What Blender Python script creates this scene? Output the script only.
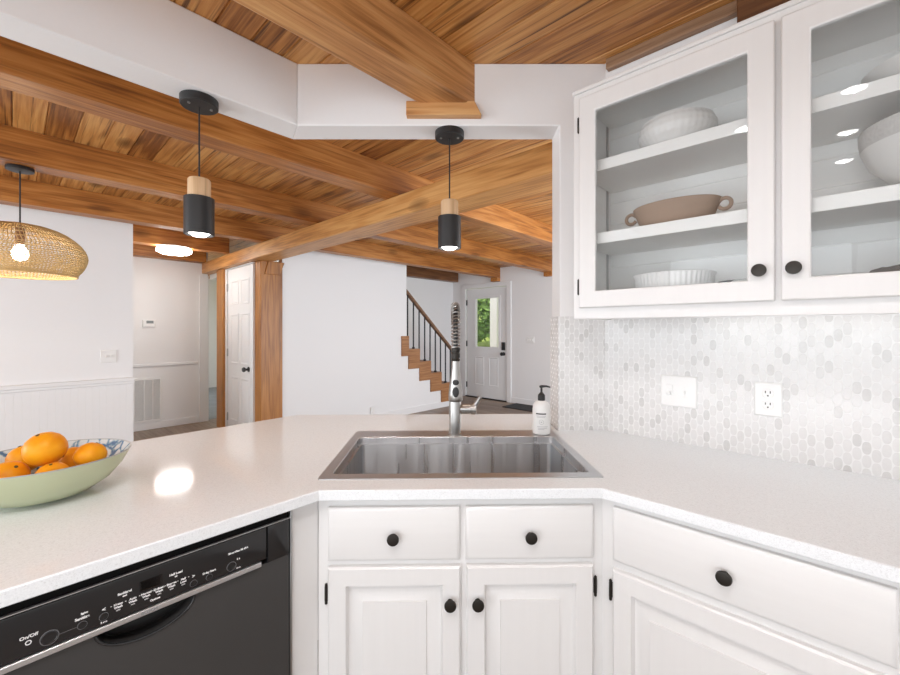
import bpy, bmesh, math, random
from mathutils import Vector, Matrix
for _o in list(bpy.data.objects): bpy.data.objects.remove(_o)
SC = bpy.context.scene
COL = SC.collection
random.seed(7)
A = math.radians(47.03)          # the house grid is turned against the view
A_D = math.radians(1.2)          # the corner sink unit faces the camera almost squarely

# ------------------------------------------------------------------ camera
cam = bpy.data.cameras.new('camera'); CAM = bpy.data.objects.new('camera', cam); COL.objects.link(CAM)
CAM.location = (0, 0, 1.351); CAM.rotation_euler = (math.pi/2, 0, 0)
cam.sensor_width = 36; cam.lens = 16.32; cam.shift_y = -8.5/900; cam.clip_start = 0.02
SC.camera = CAM
# ------------------------------------------------------------------ frames
FR = {'W': (0.0, Vector((0, 0, 0))), 'H': (A, Vector((0, 0, 0))), 'R': (A-math.pi/2, Vector((0, 0, 0))),
      'D': (A_D, Vector((0.034, 1.19, 0)))}
def world(fr, p):
    a, o = FR[fr]
    return Matrix.Rotation(a, 3, 'Z') @ Vector(p) + o
# ------------------------------------------------------------------ sky, lights, exposure
wd = bpy.data.worlds.new('sky'); SC.world = wd; wd.use_nodes = True
wd.node_tree.nodes['Background'].inputs[0].default_value = (0.98, 0.985, 1.0, 1)
wd.node_tree.nodes['Background'].inputs[1].default_value = 1.0
def area(name, fr, loc, tgt, sx, sy, power, col=(1, 1, 1)):
    l = bpy.data.lights.new(name, 'AREA'); l.shape = 'RECTANGLE'; l.size = sx; l.size_y = sy; l.energy = power; l.color = col
    o = bpy.data.objects.new(name, l); COL.objects.link(o)
    a = world(fr, loc); b = world(fr, tgt); o.location = a
    o.rotation_euler = (b-a).to_track_quat('-Z', 'Y').to_euler()
    return o
area('fill_kitchen_back', 'W', (-0.3, -2.0, 1.1), (0, 1.5, 1.5), 2.6, 2.1, 19, (.90, .95, 1))  # added soft fill from behind the camera, no window there
area('fill_kitchen_side', 'W', (-1.7, -1.0, 1.1), (0.6, 1.4, 1.6), 1.4, 2.0, 25, (.90, .95, 1))  # added fill from the left, aimed at the cabinet fronts and insides
area('fill_dining', 'H', (-2.9, 3.2, 1.35), (1.0, 3.4, 1.4), 1.8, 1.6, 78, (.86, .93, 1))  # added fill evening out the dining side, source unseen
area('fill_living', 'H', (4.2, 0.0, 1.35), (4.2, 4.0, 1.5), 3.2, 1.7, 135, (.86, .93, 1))  # added fill to brighten the far living room
sun = bpy.data.lights.new('sun', 'SUN'); sun.energy = 3.0; sun.angle = math.radians(2); sun.color = (1, .96, .88)
so_ = bpy.data.objects.new('sun', sun); COL.objects.link(so_); so_.rotation_euler = (Matrix.Rotation(A, 3, 'Z') @ Vector((.5, -.25, -.83))).to_track_quat('-Z', 'Y').to_euler()
area('fill_bath', 'H', (3.8, 8.5, 1.5), (2.2, 8.5, 1.2), 1.0, 1.2, 26, (.93, .97, 1))  # added fill for the room beyond the hall, no window modelled
def spot(name, fr, loc, power, col, size=.03, cone=None):
    l = bpy.data.lights.new(name, 'SPOT' if cone else 'POINT'); l.energy = power; l.color = col; l.shadow_soft_size = size
    if cone: l.spot_size = math.radians(cone); l.spot_blend = .6
    o = bpy.data.objects.new(name, l); COL.objects.link(o); o.location = world(fr, loc); return o
SC.view_settings.view_transform = 'Standard'; SC.view_settings.look = 'None'
SC.view_settings.gamma = 1.0; SC.view_settings.exposure = 0.0; SC.view_settings.use_curve_mapping = False
SC.cycles.use_denoising = True; SC.cycles.max_bounces = 10; SC.cycles.diffuse_bounces = 8
SC.cycles.transparent_max_bounces = 12; SC.cycles.sample_clamp_indirect = 6.0

# ------------------------------------------------------------------ materials
def mat(name, col, rough=.5, metal=0, spec=.5, emit=None, estr=0, **kw):
    m = bpy.data.materials.new(name); m.use_nodes = True
    b = m.node_tree.nodes['Principled BSDF']
    b.inputs['Base Color'].default_value = (*col, 1); b.inputs['Roughness'].default_value = rough
    b.inputs['Metallic'].default_value = metal; b.inputs['Specular IOR Level'].default_value = spec
    if emit: b.inputs['Emission Color'].default_value = (*emit, 1); b.inputs['Emission Strength'].default_value = estr
    for k, v in kw.items(): b.inputs[k].default_value = v
    return m
class N:
    """small node helper"""
    def __init__(s, m): s.t = m.node_tree; s.b = s.t.nodes['Principled BSDF']
    def n(s, typ, **kw):
        x = s.t.nodes.new(typ)
        for k, v in kw.items(): setattr(x, k, v)
        return x
    def l(s, a, b): s.t.links.new(a, b)
    def math(s, op, a, b=None, c=None, clamp=False):
        x = s.n('ShaderNodeMath', operation=op, use_clamp=clamp)
        for i, v in enumerate((a, b, c)):
            if v is None: continue
            if isinstance(v, (int, float)): x.inputs[i].default_value = v
            else: s.l(v, x.inputs[i])
        return x.outputs[0]
    def ramp(s, fac, stops):
        r = s.n('ShaderNodeValToRGB'); e = r.color_ramp.elements
        while len(e) < len(stops): e.new(.5)
        for el, (p, c) in zip(e, stops): el.position = p; el.color = (*c, 1)
        s.l(fac, r.inputs[0]); return r.outputs[0]
    def mix(s, fac, a, b, mode='MIX'):
        x = s.n('ShaderNodeMix', data_type='RGBA', blend_type=mode)
        for sock, v in ((x.inputs[0], fac), (x.inputs[6], a), (x.inputs[7], b)):
            if isinstance(v, (int, float)): sock.default_value = v
            elif isinstance(v, tuple): sock.default_value = (*v, 1)
            else: s.l(v, sock)
        return x.outputs[2]
    def obj(s): return s.n('ShaderNodeTexCoord').outputs['Object']
    def sep(s, v): x = s.n('ShaderNodeSeparateXYZ'); s.l(v, x.inputs[0]); return x.outputs
    def com(s, x, y, z):
        c = s.n('ShaderNodeCombineXYZ')
        for i, v in enumerate((x, y, z)):
            if isinstance(v, (int, float)): c.inputs[i].default_value = v
            else: s.l(v, c.inputs[i])
        return c.outputs[0]
    def noise(s, vec, scale, detail=4, rough=.55, dist=0):
        x = s.n('ShaderNodeTexNoise'); s.l(vec, x.inputs['Vector'])
        x.inputs['Scale'].default_value = scale; x.inputs['Detail'].default_value = detail
        x.inputs['Roughness'].default_value = rough; x.inputs['Distortion'].default_value = dist
        return x.outputs[0]
    def bump(s, h, strength=.3, dist=.002):
        x = s.n('ShaderNodeBump'); x.inputs['Strength'].default_value = strength; x.inputs['Distance'].default_value = dist
        s.l(h, x.inputs['Height']); s.l(x.outputs[0], s.b.inputs['Normal'])

def wood(name, dark, mid, light, axis=0, board=0.0, rough=.42, knots=.6, gscale=1.0):
    """grain along axis (0,1,2) of the object; board > 0 changes the cut every board width across"""
    m = mat(name, mid, rough); k = N(m)
    v = k.sep(k.obj()); info = k.n('ShaderNodeObjectInfo').outputs['Random']
    al = v[axis]; cr = [v[i] for i in range(3) if i != axis]
    off = k.math('MULTIPLY', info, 37.0)
    tone = None
    if board:
        idx = k.math('FLOOR', k.math('DIVIDE', cr[0], board))
        w = k.n('ShaderNodeTexWhiteNoise', noise_dimensions='1D'); k.l(idx, w.inputs['W'])
        off = k.math('ADD', off, k.math('MULTIPLY', w.outputs[0], 23.0)); tone = w.outputs[0]
    al2 = k.math('ADD', al, off)
    p = k.com(k.math('MULTIPLY', al2, .55), k.math('ADD', k.math('MULTIPLY', cr[0], 7.0), off), k.math('MULTIPLY', cr[1], 7.0))
    warp = k.noise(p, .9, 3, .5)
    rings = k.math('SINE', k.math('MULTIPLY', k.math('ADD', warp, k.math('MULTIPLY', k.noise(p, .5, 1), .6)), 52.0*gscale))
    rings = k.math('MULTIPLY_ADD', rings, .5, .5)
    pf = k.com(k.math('MULTIPLY', al2, 3.0), k.math('MULTIPLY', cr[0], 90.0), k.math('MULTIPLY', cr[1], 90.0))
    fine = k.noise(pf, 1.0, 4, .6)
    big = k.noise(k.com(k.math('MULTIPLY', al2, .8), k.math('ADD', k.math('MULTIPLY', cr[0], 2.5), off), k.math('MULTIPLY', cr[1], 2.5)), 1.3, 3)
    f = k.math('ADD', k.math('MULTIPLY', rings, .13), k.math('MULTIPLY', fine, .50))
    f = k.math('ADD', f, k.math('MULTIPLY', big, .50))
    if tone is not None: f = k.math('ADD', f, k.math('MULTIPLY_ADD', tone, .24, -.12))
    c = k.ramp(f, [(.35, dark), (.54, mid), (.76, light)])
    st = k.noise(k.com(k.math('MULTIPLY', al2, 1.3), k.math('ADD', k.math('MULTIPLY', cr[0], 55.0), off), k.math('MULTIPLY', cr[1], 55.0)), 1.0, 3, .65)
    c = k.mix(k.math('MULTIPLY_ADD', st, 7.0, -3.9, clamp=True) if board else k.math('MULTIPLY', k.math('MULTIPLY_ADD', st, 7.0, -4.1, clamp=True), .55), c, tuple(x*.55 for x in dark))
    if knots:
        vo = k.n('ShaderNodeTexVoronoi'); vo.inputs['Scale'].default_value = 1.0
        k.l(k.com(k.math('MULTIPLY', al2, 1.7), k.math('ADD', k.math('MULTIPLY', cr[0], 3.6), off), k.math('MULTIPLY', cr[1], 3.6)), vo.inputs['Vector'])
        kn = k.math('SUBTRACT', 1.0, k.math('DIVIDE', k.math('ADD', vo.outputs['Distance'], k.math('MULTIPLY_ADD', fine, .10, -.05)), .19), clamp=True)
        kn = k.math('MULTIPLY', k.math('POWER', kn, .6), knots)
        c = k.mix(kn, c, tuple(x*.30 for x in dark))
    k.l(c, k.b.inputs['Base Color']); k.bump(k.math('ADD', fine, k.math('MULTIPLY', rings, .4)), .25, .003)
    return m
def paint(name, col, rough=.45, scale=30, amount=.03, bump=.05, axis=None):
    m = mat(name, col, rough); k = N(m); o = k.obj()
    if axis is not None:
        v = k.sep(o); s = [60, 60, 60]; s[axis] = 2.5
        o = k.com(*[k.math('MULTIPLY', v[i], s[i]) for i in range(3)]); n = k.noise(o, 1, 3)
    else: n = k.noise(o, scale, 4)
    k.l(k.mix(n, tuple(x*(1-amount) for x in col), tuple(min(1, x*(1+amount)) for x in col)), k.b.inputs['Base Color'])
    k.bump(n, bump, .002); return m

M = {}
M['beam'] = wood('oiled pine beam', (.15, .045, .008), (.37, .135, .026), (.55, .245, .068), 0)
M['beam_kitchen'] = wood('pale oiled pine beam', (.27, .105, .030), (.55, .265, .095), (.70, .41, .18), 0)
M['beam_y'] = wood('oiled pine beam across', (.30, .115, .026), (.56, .265, .078), (.70, .39, .145), 1)
M['beam_z'] = wood('oiled pine post', (.19, .066, .012), (.38, .15, .031), (.50, .225, .06), 2, knots=.4)
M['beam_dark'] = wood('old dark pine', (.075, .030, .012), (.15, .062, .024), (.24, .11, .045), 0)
M['plank'] = wood('pine ceiling planks', (.20, .066, .013), (.47, .20, .050), (.66, .35, .115), 1, board=.130, knots=.85)
M['stairwood'] = wood('oak stair trim', (.20, .080, .028), (.34, .155, .060), (.46, .23, .10), 0, knots=0)
M['railwood'] = wood('dark oak handrail', (.10, .045, .020), (.19, .092, .045), (.26, .13, .07), 0, knots=0)
M['palewood'] = wood('pale oak', (.52, .33, .17), (.68, .46, .27), (.76, .56, .36), 2, knots=0, gscale=2)
M['ledger'] = wood('weathered ledger board', (.16, .085, .045), (.30, .18, .105), (.42, .27, .17), 0, knots=.3)
M['floor'] = wood('brown floor boards', (.13, .085, .055), (.235, .165, .115), (.32, .24, .175), 1, board=.14, rough=.35, knots=.2)
M['wall'] = paint('white wall paint', (.83, .83, .835), .6, 90, .012, .04)
M['trim'] = paint('white trim paint', (.82, .82, .825), .4, 20, .012, .02)
M['cab_in_lightened'] = paint('white cabinet paint lightened against shade', (.88, .88, .87), .45, 1, .015, .08, axis=0)  # same cabinet paint, colour lightened to make up for the shaded inside
M['cab'] = paint('white cabinet paint', (.77, .765, .76), .38, 1, .022, .12, axis=2)
M['cab_h'] = paint('white cabinet paint level', (.77, .765, .76), .38, 1, .022, .12, axis=0)
M['door'] = paint('white door paint', (.80, .805, .81), .4, 12, .015, .03)
M['black'] = mat('matte black metal', (.016, .016, .017), .45)
M['bronze'] = mat('dark bronze', (.030, .026, .022), .38, .6)
M['blackmetal'] = mat('black iron', (.020, .022, .026), .5, .2)
M['white_plastic'] = mat('white plastic', (.82, .82, .81), .3)
M['dark'] = mat('dark slot', (.02, .02, .02), .6)
M['dish'] = mat('white glazed stoneware', (.80, .795, .785), .3)
M['grey_metal'] = mat('grey metal', (.45, .45, .45), .35, 1)

def _steel():
    m = mat('brushed stainless steel', (.58, .59, .605), .30, 1); k = N(m); v = k.sep(k.obj())
    m.node_tree.nodes['Principled BSDF'].inputs['Anisotropic'].default_value = .9; m.node_tree.nodes['Principled BSDF'].inputs['Anisotropic Rotation'].default_value = .25
    tg = k.n('ShaderNodeTangent', direction_type='RADIAL', axis='Z'); k.l(tg.outputs[0], k.b.inputs['Tangent'])
    n = k.noise(k.com(k.math('MULTIPLY', v[0], 140), k.math('MULTIPLY', v[1], 140), k.math('MULTIPLY', v[2], 1.5)), 1, 4)
    n2 = k.noise(k.com(k.math('MULTIPLY', v[0], 17), k.math('MULTIPLY', v[1], 17), k.math('MULTIPLY', v[2], .5)), 1, 3)
    k.l(k.math('ADD', k.math('MULTIPLY_ADD', n2, .62, -.03, clamp=True), k.math('MULTIPLY', n, .10)), k.b.inputs['Roughness'])
    k.bump(k.math('ADD', k.math('MULTIPLY', n, .10), n2), .6, .006); return m
M['steel'] = _steel()
def _steel2():
    m = mat('flat brushed stainless steel', (.60, .61, .63), .36, 1); k = N(m); v = k.sep(k.obj())
    n = k.noise(k.com(k.math('MULTIPLY', v[0], 3), k.math('MULTIPLY', v[1], 260), k.math('MULTIPLY', v[2], 3)), 1, 3)
    k.l(k.math('MULTIPLY_ADD', n, .14, .28), k.b.inputs['Roughness']); return m
M['steel_flat'] = _steel2()
M['nickel'] = mat('brushed nickel', (.42, .41, .395), .30, 1)
def _quartz():
    m = mat('white speckled quartz', (.78, .78, .78), .08, spec=.5, IOR=1.30); k = N(m); o = k.obj()
    a = k.noise(o, 420, 2, .6); b = k.noise(o, 160, 3, .6)
    f = k.math('ADD', k.math('MULTIPLY', a, .65), k.math('MULTIPLY', b, .35))
    k.l(k.ramp(f, [(.30, (.66, .67, .68)), (.44, (.79, .815, .835)), (.60, (.84, .865, .885)), (.8, (.88, .90, .915))]), k.b.inputs['Base Color'])
    return m
M['quartz'] = _quartz()
def _tile(axis):
    m = mat('elongated marble mosaic', (.7, .7, .7), .25); k = N(m); v = k.sep(k.obj())
    W, Hh = .0207, .0398
    cx = k.math('DIVIDE', k.math('ADD', v[0], v[1]), W); ci = k.math('FLOOR', cx)
    par = k.math('MULTIPLY', k.math('MODULO', k.math('ADD', ci, 1000.0), 2.0), .5)
    cy = k.math('ADD', k.math('DIVIDE', v[2], Hh), par); cj = k.math('FLOOR', cy)
    fx = k.math('ABSOLUTE', k.math('MULTIPLY_ADD', k.math('FRACT', cx), 2.0, -1.0))
    fy = k.math('ABSOLUTE', k.math('MULTIPLY_ADD', k.math('FRACT', cy), 2.0, -1.0))
    d = k.math('ADD', k.math('POWER', fx, 2.3), k.math('POWER', fy, 2.7))
    mask = k.math('SUBTRACT', 1.0, k.math('MULTIPLY_ADD', d, 5.0, -4.0, clamp=True))
    w = k.n('ShaderNodeTexWhiteNoise', noise_dimensions='2D'); k.l(k.com(ci, cj, 0.0), w.inputs['Vector'])
    mar = k.noise(k.obj(), 38, 5, .6, 1.2)
    t = k.math('ADD', k.math('MULTIPLY', k.math('POWER', w.outputs[0], 2.2), .75), k.math('MULTIPLY_ADD', mar, .5, -.25))
    col = k.ramp(t, [(.0, (.74, .735, .73)), (.45, (.68, .675, .667)), (.95, (.54, .535, .526))])
    k.l(k.mix(mask, (.79, .79, .785), col), k.b.inputs['Base Color'])
    k.l(k.math('MULTIPLY_ADD', mask, -.3, .55), k.b.inputs['Roughness']); k.bump(mask, .25, .002); return m
M['tile'] = _tile(0)
def _glass(name, col=(1, 1, 1)):
    m = bpy.data.materials.new(name); m.use_nodes = True; t = m.node_tree; t.nodes.clear()
    out = t.nodes.new('ShaderNodeOutputMaterial'); mx = t.nodes.new('ShaderNodeMixShader')
    tr = t.nodes.new('ShaderNodeBsdfTransparent'); gl = t.nodes.new('ShaderNodeBsdfGlossy'); fr = t.nodes.new('ShaderNodeFresnel')
    tr.inputs[0].default_value = (*col, 1); gl.inputs['Roughness'].default_value = .01; fr.inputs[0].default_value = 1.38
    t.links.new(fr.outputs[0], mx.inputs[0]); t.links.new(tr.outputs[0], mx.inputs[1]); t.links.new(gl.outputs[0], mx.inputs[2])
    t.links.new(mx.outputs[0], out.inputs[0]); return m
M['glass'] = _glass('window glass', (.998, 1, .998))
def _orange():
    m = mat('orange peel', (.83, .30, .012), .42, spec=.25); k = N(m); o = k.obj()
    n = k.noise(o, 16, 3); k.l(k.ramp(n, [(.3, (.78, .25, .006)), (.7, (.90, .40, .010))]), k.b.inputs['Base Color'])
    k.bump(k.noise(o, 220, 1), .25, .002); return m
M['orange'] = _orange()
def _bowlin():
    m = mat('blue patterned white glaze', (.7, .72, .72), .2); k = N(m); o = k.obj()
    vo = k.n('ShaderNodeTexVoronoi', feature='DISTANCE_TO_EDGE'); vo.inputs['Scale'].default_value = 26; k.l(o, vo.inputs['Vector'])
    n = k.noise(o, 40, 3)
    f = k.math('ADD', vo.outputs[0], k.math('MULTIPLY_ADD', n, .5, -.25))
    k.l(k.ramp(f, [(.02, (.10, .19, .33)), (.07, (.22, .36, .46)), (.13, (.66, .70, .70))]), k.b.inputs['Base Color']); return m
M['bowl_in'] = _bowlin()
M['bowl_out'] = mat('pale green glaze', (.49, .53, .35), .22)
M['rattan'] = paint('natural rattan', (.60, .41, .18), .6, 120, .25, .1)
M['terracotta'] = paint('unglazed tan clay', (.37, .275, .215), .75, 60, .06, .05)
def lamp(name, col, s): return mat(name, (.9, .9, .88), .4, emit=col, estr=s)
M['bulb'] = lamp('lit bulb', (1, .90, .74), 22)
M['led'] = lamp('lit lens', (1, .97, .93), 9)
M['flush'] = lamp('lit diffuser', (1, .97, .93), 32)
M['can'] = lamp('lit ceiling spot', (1, .97, .93), 30)
M['strip'] = lamp('lit strip', (1, .985, .97), 3)

# ------------------------------------------------------------------ mesh builder
class MB:
    def __init__(s): s.bm = bmesh.new()
    def face(s, vs):
        try: return s.bm.faces.new(vs)
        except ValueError: return None
    def box(s, x0, x1, y0, y1, z0, z1):
        x0, x1 = min(x0, x1), max(x0, x1); y0, y1 = min(y0, y1), max(y0, y1)
        v = [s.bm.verts.new((x, y, z)) for z in (z0, z1) for y in (y0, y1) for x in (x0, x1)]
        for q in ((0, 2, 3, 1), (4, 5, 7, 6), (0, 1, 5, 4), (2, 6, 7, 3), (0, 4, 6, 2), (1, 3, 7, 5)): s.face([v[i] for i in q])
        return s
    def loft(s, loops, cap0=True, cap1=True, closed=True):
        L = [[s.bm.verts.new(p) for p in lp] for lp in loops]; n = len(L[0])
        for a, b in zip(L, L[1:]):
            for i in range(n if closed else n-1):
                s.face((a[i], a[(i+1) % n], b[(i+1) % n], b[i]))
        if cap0: s.face(L[0][::-1])
        if cap1: s.face(L[-1])
        return s
    def lathe(s, prof, c=(0, 0, 0), n=32, axis='z', cap=True, sx=1, sy=1, fn=None):
        loops = []
        for r, h in prof:
            lp = []
            for i in range(n):
                t = 2*math.pi*i/n; rr = r*(fn(t, h) if fn else 1)
                a, b = rr*math.cos(t)*sx, rr*math.sin(t)*sy
                p = {'z': (a, b, h), 'y': (a, h, b), 'x': (h, a, b)}[axis]
                lp.append((c[0]+p[0], c[1]+p[1], c[2]+p[2]))
            loops.append(lp)
        return s.loft(loops, cap, cap)
    def tube(s, pts, r, n=10):
        pts = [Vector(p) for p in pts]; R = r if isinstance(r, (list, tuple)) else [r]*len(pts)
        loops = []; up = None
        for i, p in enumerate(pts):
            d = (pts[min(i+1, len(pts)-1)]-pts[max(i-1, 0)]).normalized()
            if up is None: up = d.orthogonal().normalized()
            up = (up-d*up.dot(d)).normalized(); q = d.cross(up)
            loops.append([tuple(p+R[i]*(math.cos(2*math.pi*k/n)*up+math.sin(2*math.pi*k/n)*q)) for k in range(n)])
        return s.loft(loops)
    def plate(s, outer, holes, h0, h1, f=lambda a, b, h: (a, h, b)):
        """flat polygon with holes in (a,b), pulled from h0 to h1"""
        es = []
        for lp in [outer]+list(holes):
            vs = [s.bm.verts.new(f(a, b, h0)) for a, b in lp]
            es += [s.bm.edges.new((vs[i], vs[(i+1) % len(vs)])) for i in range(len(vs))]
        g = bmesh.ops.triangle_fill(s.bm, use_beauty=True, use_dissolve=False, edges=es)
        fs = [x for x in g['geom'] if isinstance(x, bmesh.types.BMFace)]
        ex = bmesh.ops.extrude_face_region(s.bm, geom=fs)
        d = Vector(f(0, 0, h1))-Vector(f(0, 0, h0))
        bmesh.ops.translate(s.bm, vec=d, verts=[x for x in ex['geom'] if isinstance(x, bmesh.types.BMVert)])
        return s
    def rects(s, x0, x1, z0, z1, steps, cap0=True, cap1=True):
        """nested rectangles facing -y; steps = (inset, y)"""
        return s.loft([[(x0+i, y, z0+i), (x1-i, y, z0+i), (x1-i, y, z1-i), (x0+i, y, z1-i)] for i, y in steps], cap0, cap1)
def rect(a0, a1, b0, b1): return [(a0, b0), (a1, b0), (a1, b1), (a0, b1)]

def _mesh(name, mb, mt, off, smooth=35):
    bm = mb.bm
    bmesh.ops.translate(bm, vec=-Vector(off), verts=bm.verts)
    bmesh.ops.recalc_face_normals(bm, faces=bm.faces)
    if smooth:
        lim = math.radians(smooth)
        for f in bm.faces: f.smooth = True
        for e in bm.edges:
            if len(e.link_faces) == 2: e.smooth = e.calc_face_angle(0) < lim
    me = bpy.data.meshes.new(name); bm.to_mesh(me); bm.free()
    for x in (mt if isinstance(mt, list) else [mt]): me.materials.append(M[x] if isinstance(x, str) else x)
    return me
def _bev(o, w, seg=2):
    if w:
        b = o.modifiers.new('edge', 'BEVEL'); b.width = w; b.segments = seg; b.limit_method = 'ANGLE'; b.angle_limit = math.radians(40)
        b.harden_normals = False
def props(o, label=None, cat=None, group=None, kind=None):
    for k, v in (('label', label), ('category', cat), ('group', group), ('kind', kind)):
        if v: o[k] = v
ORG = {}
def thing(name, label, cat, fr, loc, group=None, kind=None):
    o = bpy.data.objects.new(name, None); COL.objects.link(o); o.empty_display_size = .05
    o.location = world(fr, loc); o.rotation_euler = (0, 0, FR[fr][0]); ORG[o.name] = Vector(loc)
    props(o, label, cat, group, kind); return o
def part(name, mb, mt, par, bev=0, label=None, smooth=35, seg=2):
    off = ORG[par.name]
    o = bpy.data.objects.new(name, _mesh(name, mb, mt, off, smooth)); COL.objects.link(o); o.parent = par
    ORG[o.name] = off; _bev(o, bev, seg)
    if label: o['label'] = label
    return o
def solo(name, mb, mt, fr, loc, label=None, cat=None, group=None, kind=None, bev=0, smooth=35, seg=2):
    o = bpy.data.objects.new(name, _mesh(name, mb, mt, loc, smooth)); COL.objects.link(o)
    o.location = world(fr, loc); o.rotation_euler = (0, 0, FR[fr][0]); ORG[o.name] = Vector(loc)
    props(o, label, cat, group, kind); _bev(o, bev, seg); return o
def struct(name, mb, mt, fr='H', loc=(0, 0, 0), bev=0, smooth=35):
    return solo(name, mb, mt, fr, loc, kind='structure', bev=bev, smooth=smooth)

# ================================================================== ROOM SHELL (frame H: x along the joists, y across)
UW = 1.755                      # kitchen right wall
struct('floor', MB().box(-3.3, 6.35, -2.6, 6.8, -.06, 0), 'floor')
def _bathfloor():
    m = mat('blue grey bath floor', (.22, .25, .28), .4); k = N(m)
    k.l(k.ramp(k.noise(k.obj(), 3, 4), [(.3, (.17, .20, .23)), (.7, (.30, .33, .36))]), k.b.inputs['Base Color']); return m
struct('floor_bath', MB().box(2.03, 4.6, 6.82, 10.5, -.06, .002), _bathfloor())
# plank ceiling, one grooved sheet
def _ceil():
    mb = MB(); prof = []; w = .130; x = -3.38; z = 2.503
    while x < 6.4:
        prof += [(x+.0015, z+.006), (x+.0045, z), (x+w-.0045, z), (x+w-.0015, z+.006)]; x += w
    lo = [[(a, y, b) for a, b in prof]+[(prof[-1][0], y, z+.04), (prof[0][0], y, z+.04)] for y in (-2.6, 10.6)]
    return mb.loft(lo, True, True)
struct('ceiling', _ceil(), 'plank', smooth=0)
# diagonal wall with the pass-through: header, jamb and knee wall in one
def _cwall(pts_f, pts_b, f0, f1):
    return MB().loft([[f0(a, b) for a, b in pts_f], [f1(a, b) for a, b in pts_b]])
zf = 2.503
def _diag():
    def lp(xl, xr): return [(xl, 0), (xr, 0), (xr, zf), (xl, zf), (xl, 2.234), (.476, 2.234), (.476, .884), (xl, .884)]
    return _cwall(lp(-.662, .70), lp(-.7345, .74), lambda a, b: (a, 1.77, b), lambda a, b: (a, 1.903, b))
struct('wall_front', _diag(), 'wall', 'W', bev=.004)
def _left():
    def lp(ur): return [(-3.2, 0), (ur, 0), (ur, .884), (-1.2, .884), (-1.2, 2.234), (ur, 2.234), (ur, zf), (-3.2, zf)]
    return _cwall(lp(.8437), lp(.893), lambda a, b: (a, 1.691, b), lambda a, b: (a, 1.832, b))
struct('wall_left', _left(), 'wall', bev=.004)
struct('wall_right', MB().box(UW, UW+.12, -2.6, .716, 0, zf), 'wall')
# far rooms
struct('wall_dining', MB().box(-3.3, .784, 4.85, 4.97, 0, zf), 'wall')
def _wains():
    prof = []; x = -3.3
    while x < .76:
        prof += [(x, 4.838), (x+.0445, 4.838), (x+.0462, 4.8395), (x+.048, 4.838)]; x += .048
    prof.append((.786, 4.838)); lo = [[(a, b, z) for a, b in prof]+[(.786, 4.852, z), (-3.3, 4.852, z)] for z in (0, .86)]
    return MB().loft(lo)
struct('trim_1', _wains(), 'trim', smooth=0)
struct('trim_2', MB().box(-3.3, .79, 4.815, 4.85, .86, .895).box(-3.3, .79, 4.827, 4.85, .835, .862), 'trim', bev=.004)
VH = 6.70
struct('wall_hall', MB().box(-.4, 1.965, VH, VH+.12, 0, zf), 'wall')
struct('trim_3', MB().box(-.4, 1.84, VH-.018, VH, .845, .885), 'trim', bev=.006)
struct('baseboard_hall', MB().box(-.4, 1.84, VH-.016, VH, 0, .095), 'trim', bev=.005)
struct('trim_4', MB().box(1.85, 1.97, VH-.022, VH, 0, 2.13), 'trim', bev=.004)
struct('wall_hall_side', MB().box(.70, .78, 4.97, VH, 0, zf), 'wall')
struct('wall_bath', MB().box(1.4, 4.7, 10.45, 10.57, 0, zf), 'wall')
struct('wall_bath_side', MB().box(1.845, 1.965, VH+.12, 10.45, 0, zf), 'wall')
# wall under the stairs: follows the zig-zag of the steps, full height left of them
TR = [(4.14, 4.283, 1.24), (4.283, 4.52, 1.03), (4.52, 4.77, .82), (4.77, 5.025, .615), (5.025, 5.28, .41), (5.28, 5.53, .205)]
def _stairwall():
    p = [(2.252, 0), (5.5, 0), (5.5, .02)]
    zb = lambda k: max(.02, TR[k][2]-.25)
    for k in range(5, -1, -1):
        p += [(TR[k][1] if k < 5 else 5.5, zb(k)), (TR[k][0], zb(k))]
    q = []
    for a in p:
        if not q or q[-1] != a: q.append(a)
    q[-1] = (4.25, q[-1][1]); q += [(4.25, zf), (2.252, zf)]
    return MB().plate(q, [], 4.90, 5.0)
struct('wall_stair', _stairwall(), 'wall')
struct('baseboard_stair', MB().box(2.27, 5.45, 4.885, 4.90, 0, .10), 'trim', bev=.004)
struct('wall_stairwell', MB().box(3.9, 6.25, 5.74, 5.86, 0, zf), 'wall')
# entry wall, frame R: x = -v, y = u
struct('wall_entry', MB().plate([(-5.86, 0), (-5.385, 0), (-5.385, 2.155), (-4.365, 2.155), (-4.365, 0), (1.5, 0), (1.5, zf), (-5.86, zf)], [], 6.25, 6.37), 'wall', 'R')
struct('baseboard_entry', MB().box(-4.27, 1.5, 6.235, 6.25, 0, .10), 'trim', 'R', bev=.004)
struct('trim_5', MB().plate([(-5.47, 0), (-5.375, 0), (-5.375, 2.15), (-4.372, 2.15), (-4.372, 0), (-4.28, 0), (-4.28, 2.235), (-5.47, 2.235)], [], 6.228, 6.25), 'trim', 'R', bev=.004)

# ---- entry door (structure) with window, panels, hinges and lock
d = thing('door_1', None, None, 'R', (-4.87, 6.26, 0), kind='structure')
part('door_leaf', MB().plate(rect(-5.37, -4.375, .015, 2.145), [rect(-5.145, -4.565, .99, 1.96)], 6.262, 6.305), 'door', d, .002)
part('window_frame', MB().plate(rect(-5.175, -4.535, .96, 1.99), [rect(-5.130, -4.580, 1.005, 1.945)], 6.252, 6.312), 'door', d, .004)
part('window_pane', MB().box(-5.14, -4.57, 6.28, 6.288, .995, 1.955), 'glass', d)
for x0, x1 in ((-5.15, -4.93), (-4.81, -4.59)):
    part('panel', MB().rects(x0, x1, .25, .81, [(0, 6.264), (0, 6.256), (.014, 6.254), (.026, 6.261), (.05, 6.257)]), 'door', d)
for z in (.24, 1.06, 1.88):
    part('hinge', MB().box(-5.378, -5.352, 6.247, 6.262, z-.055, z+.055), 'black', d, .003)
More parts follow.
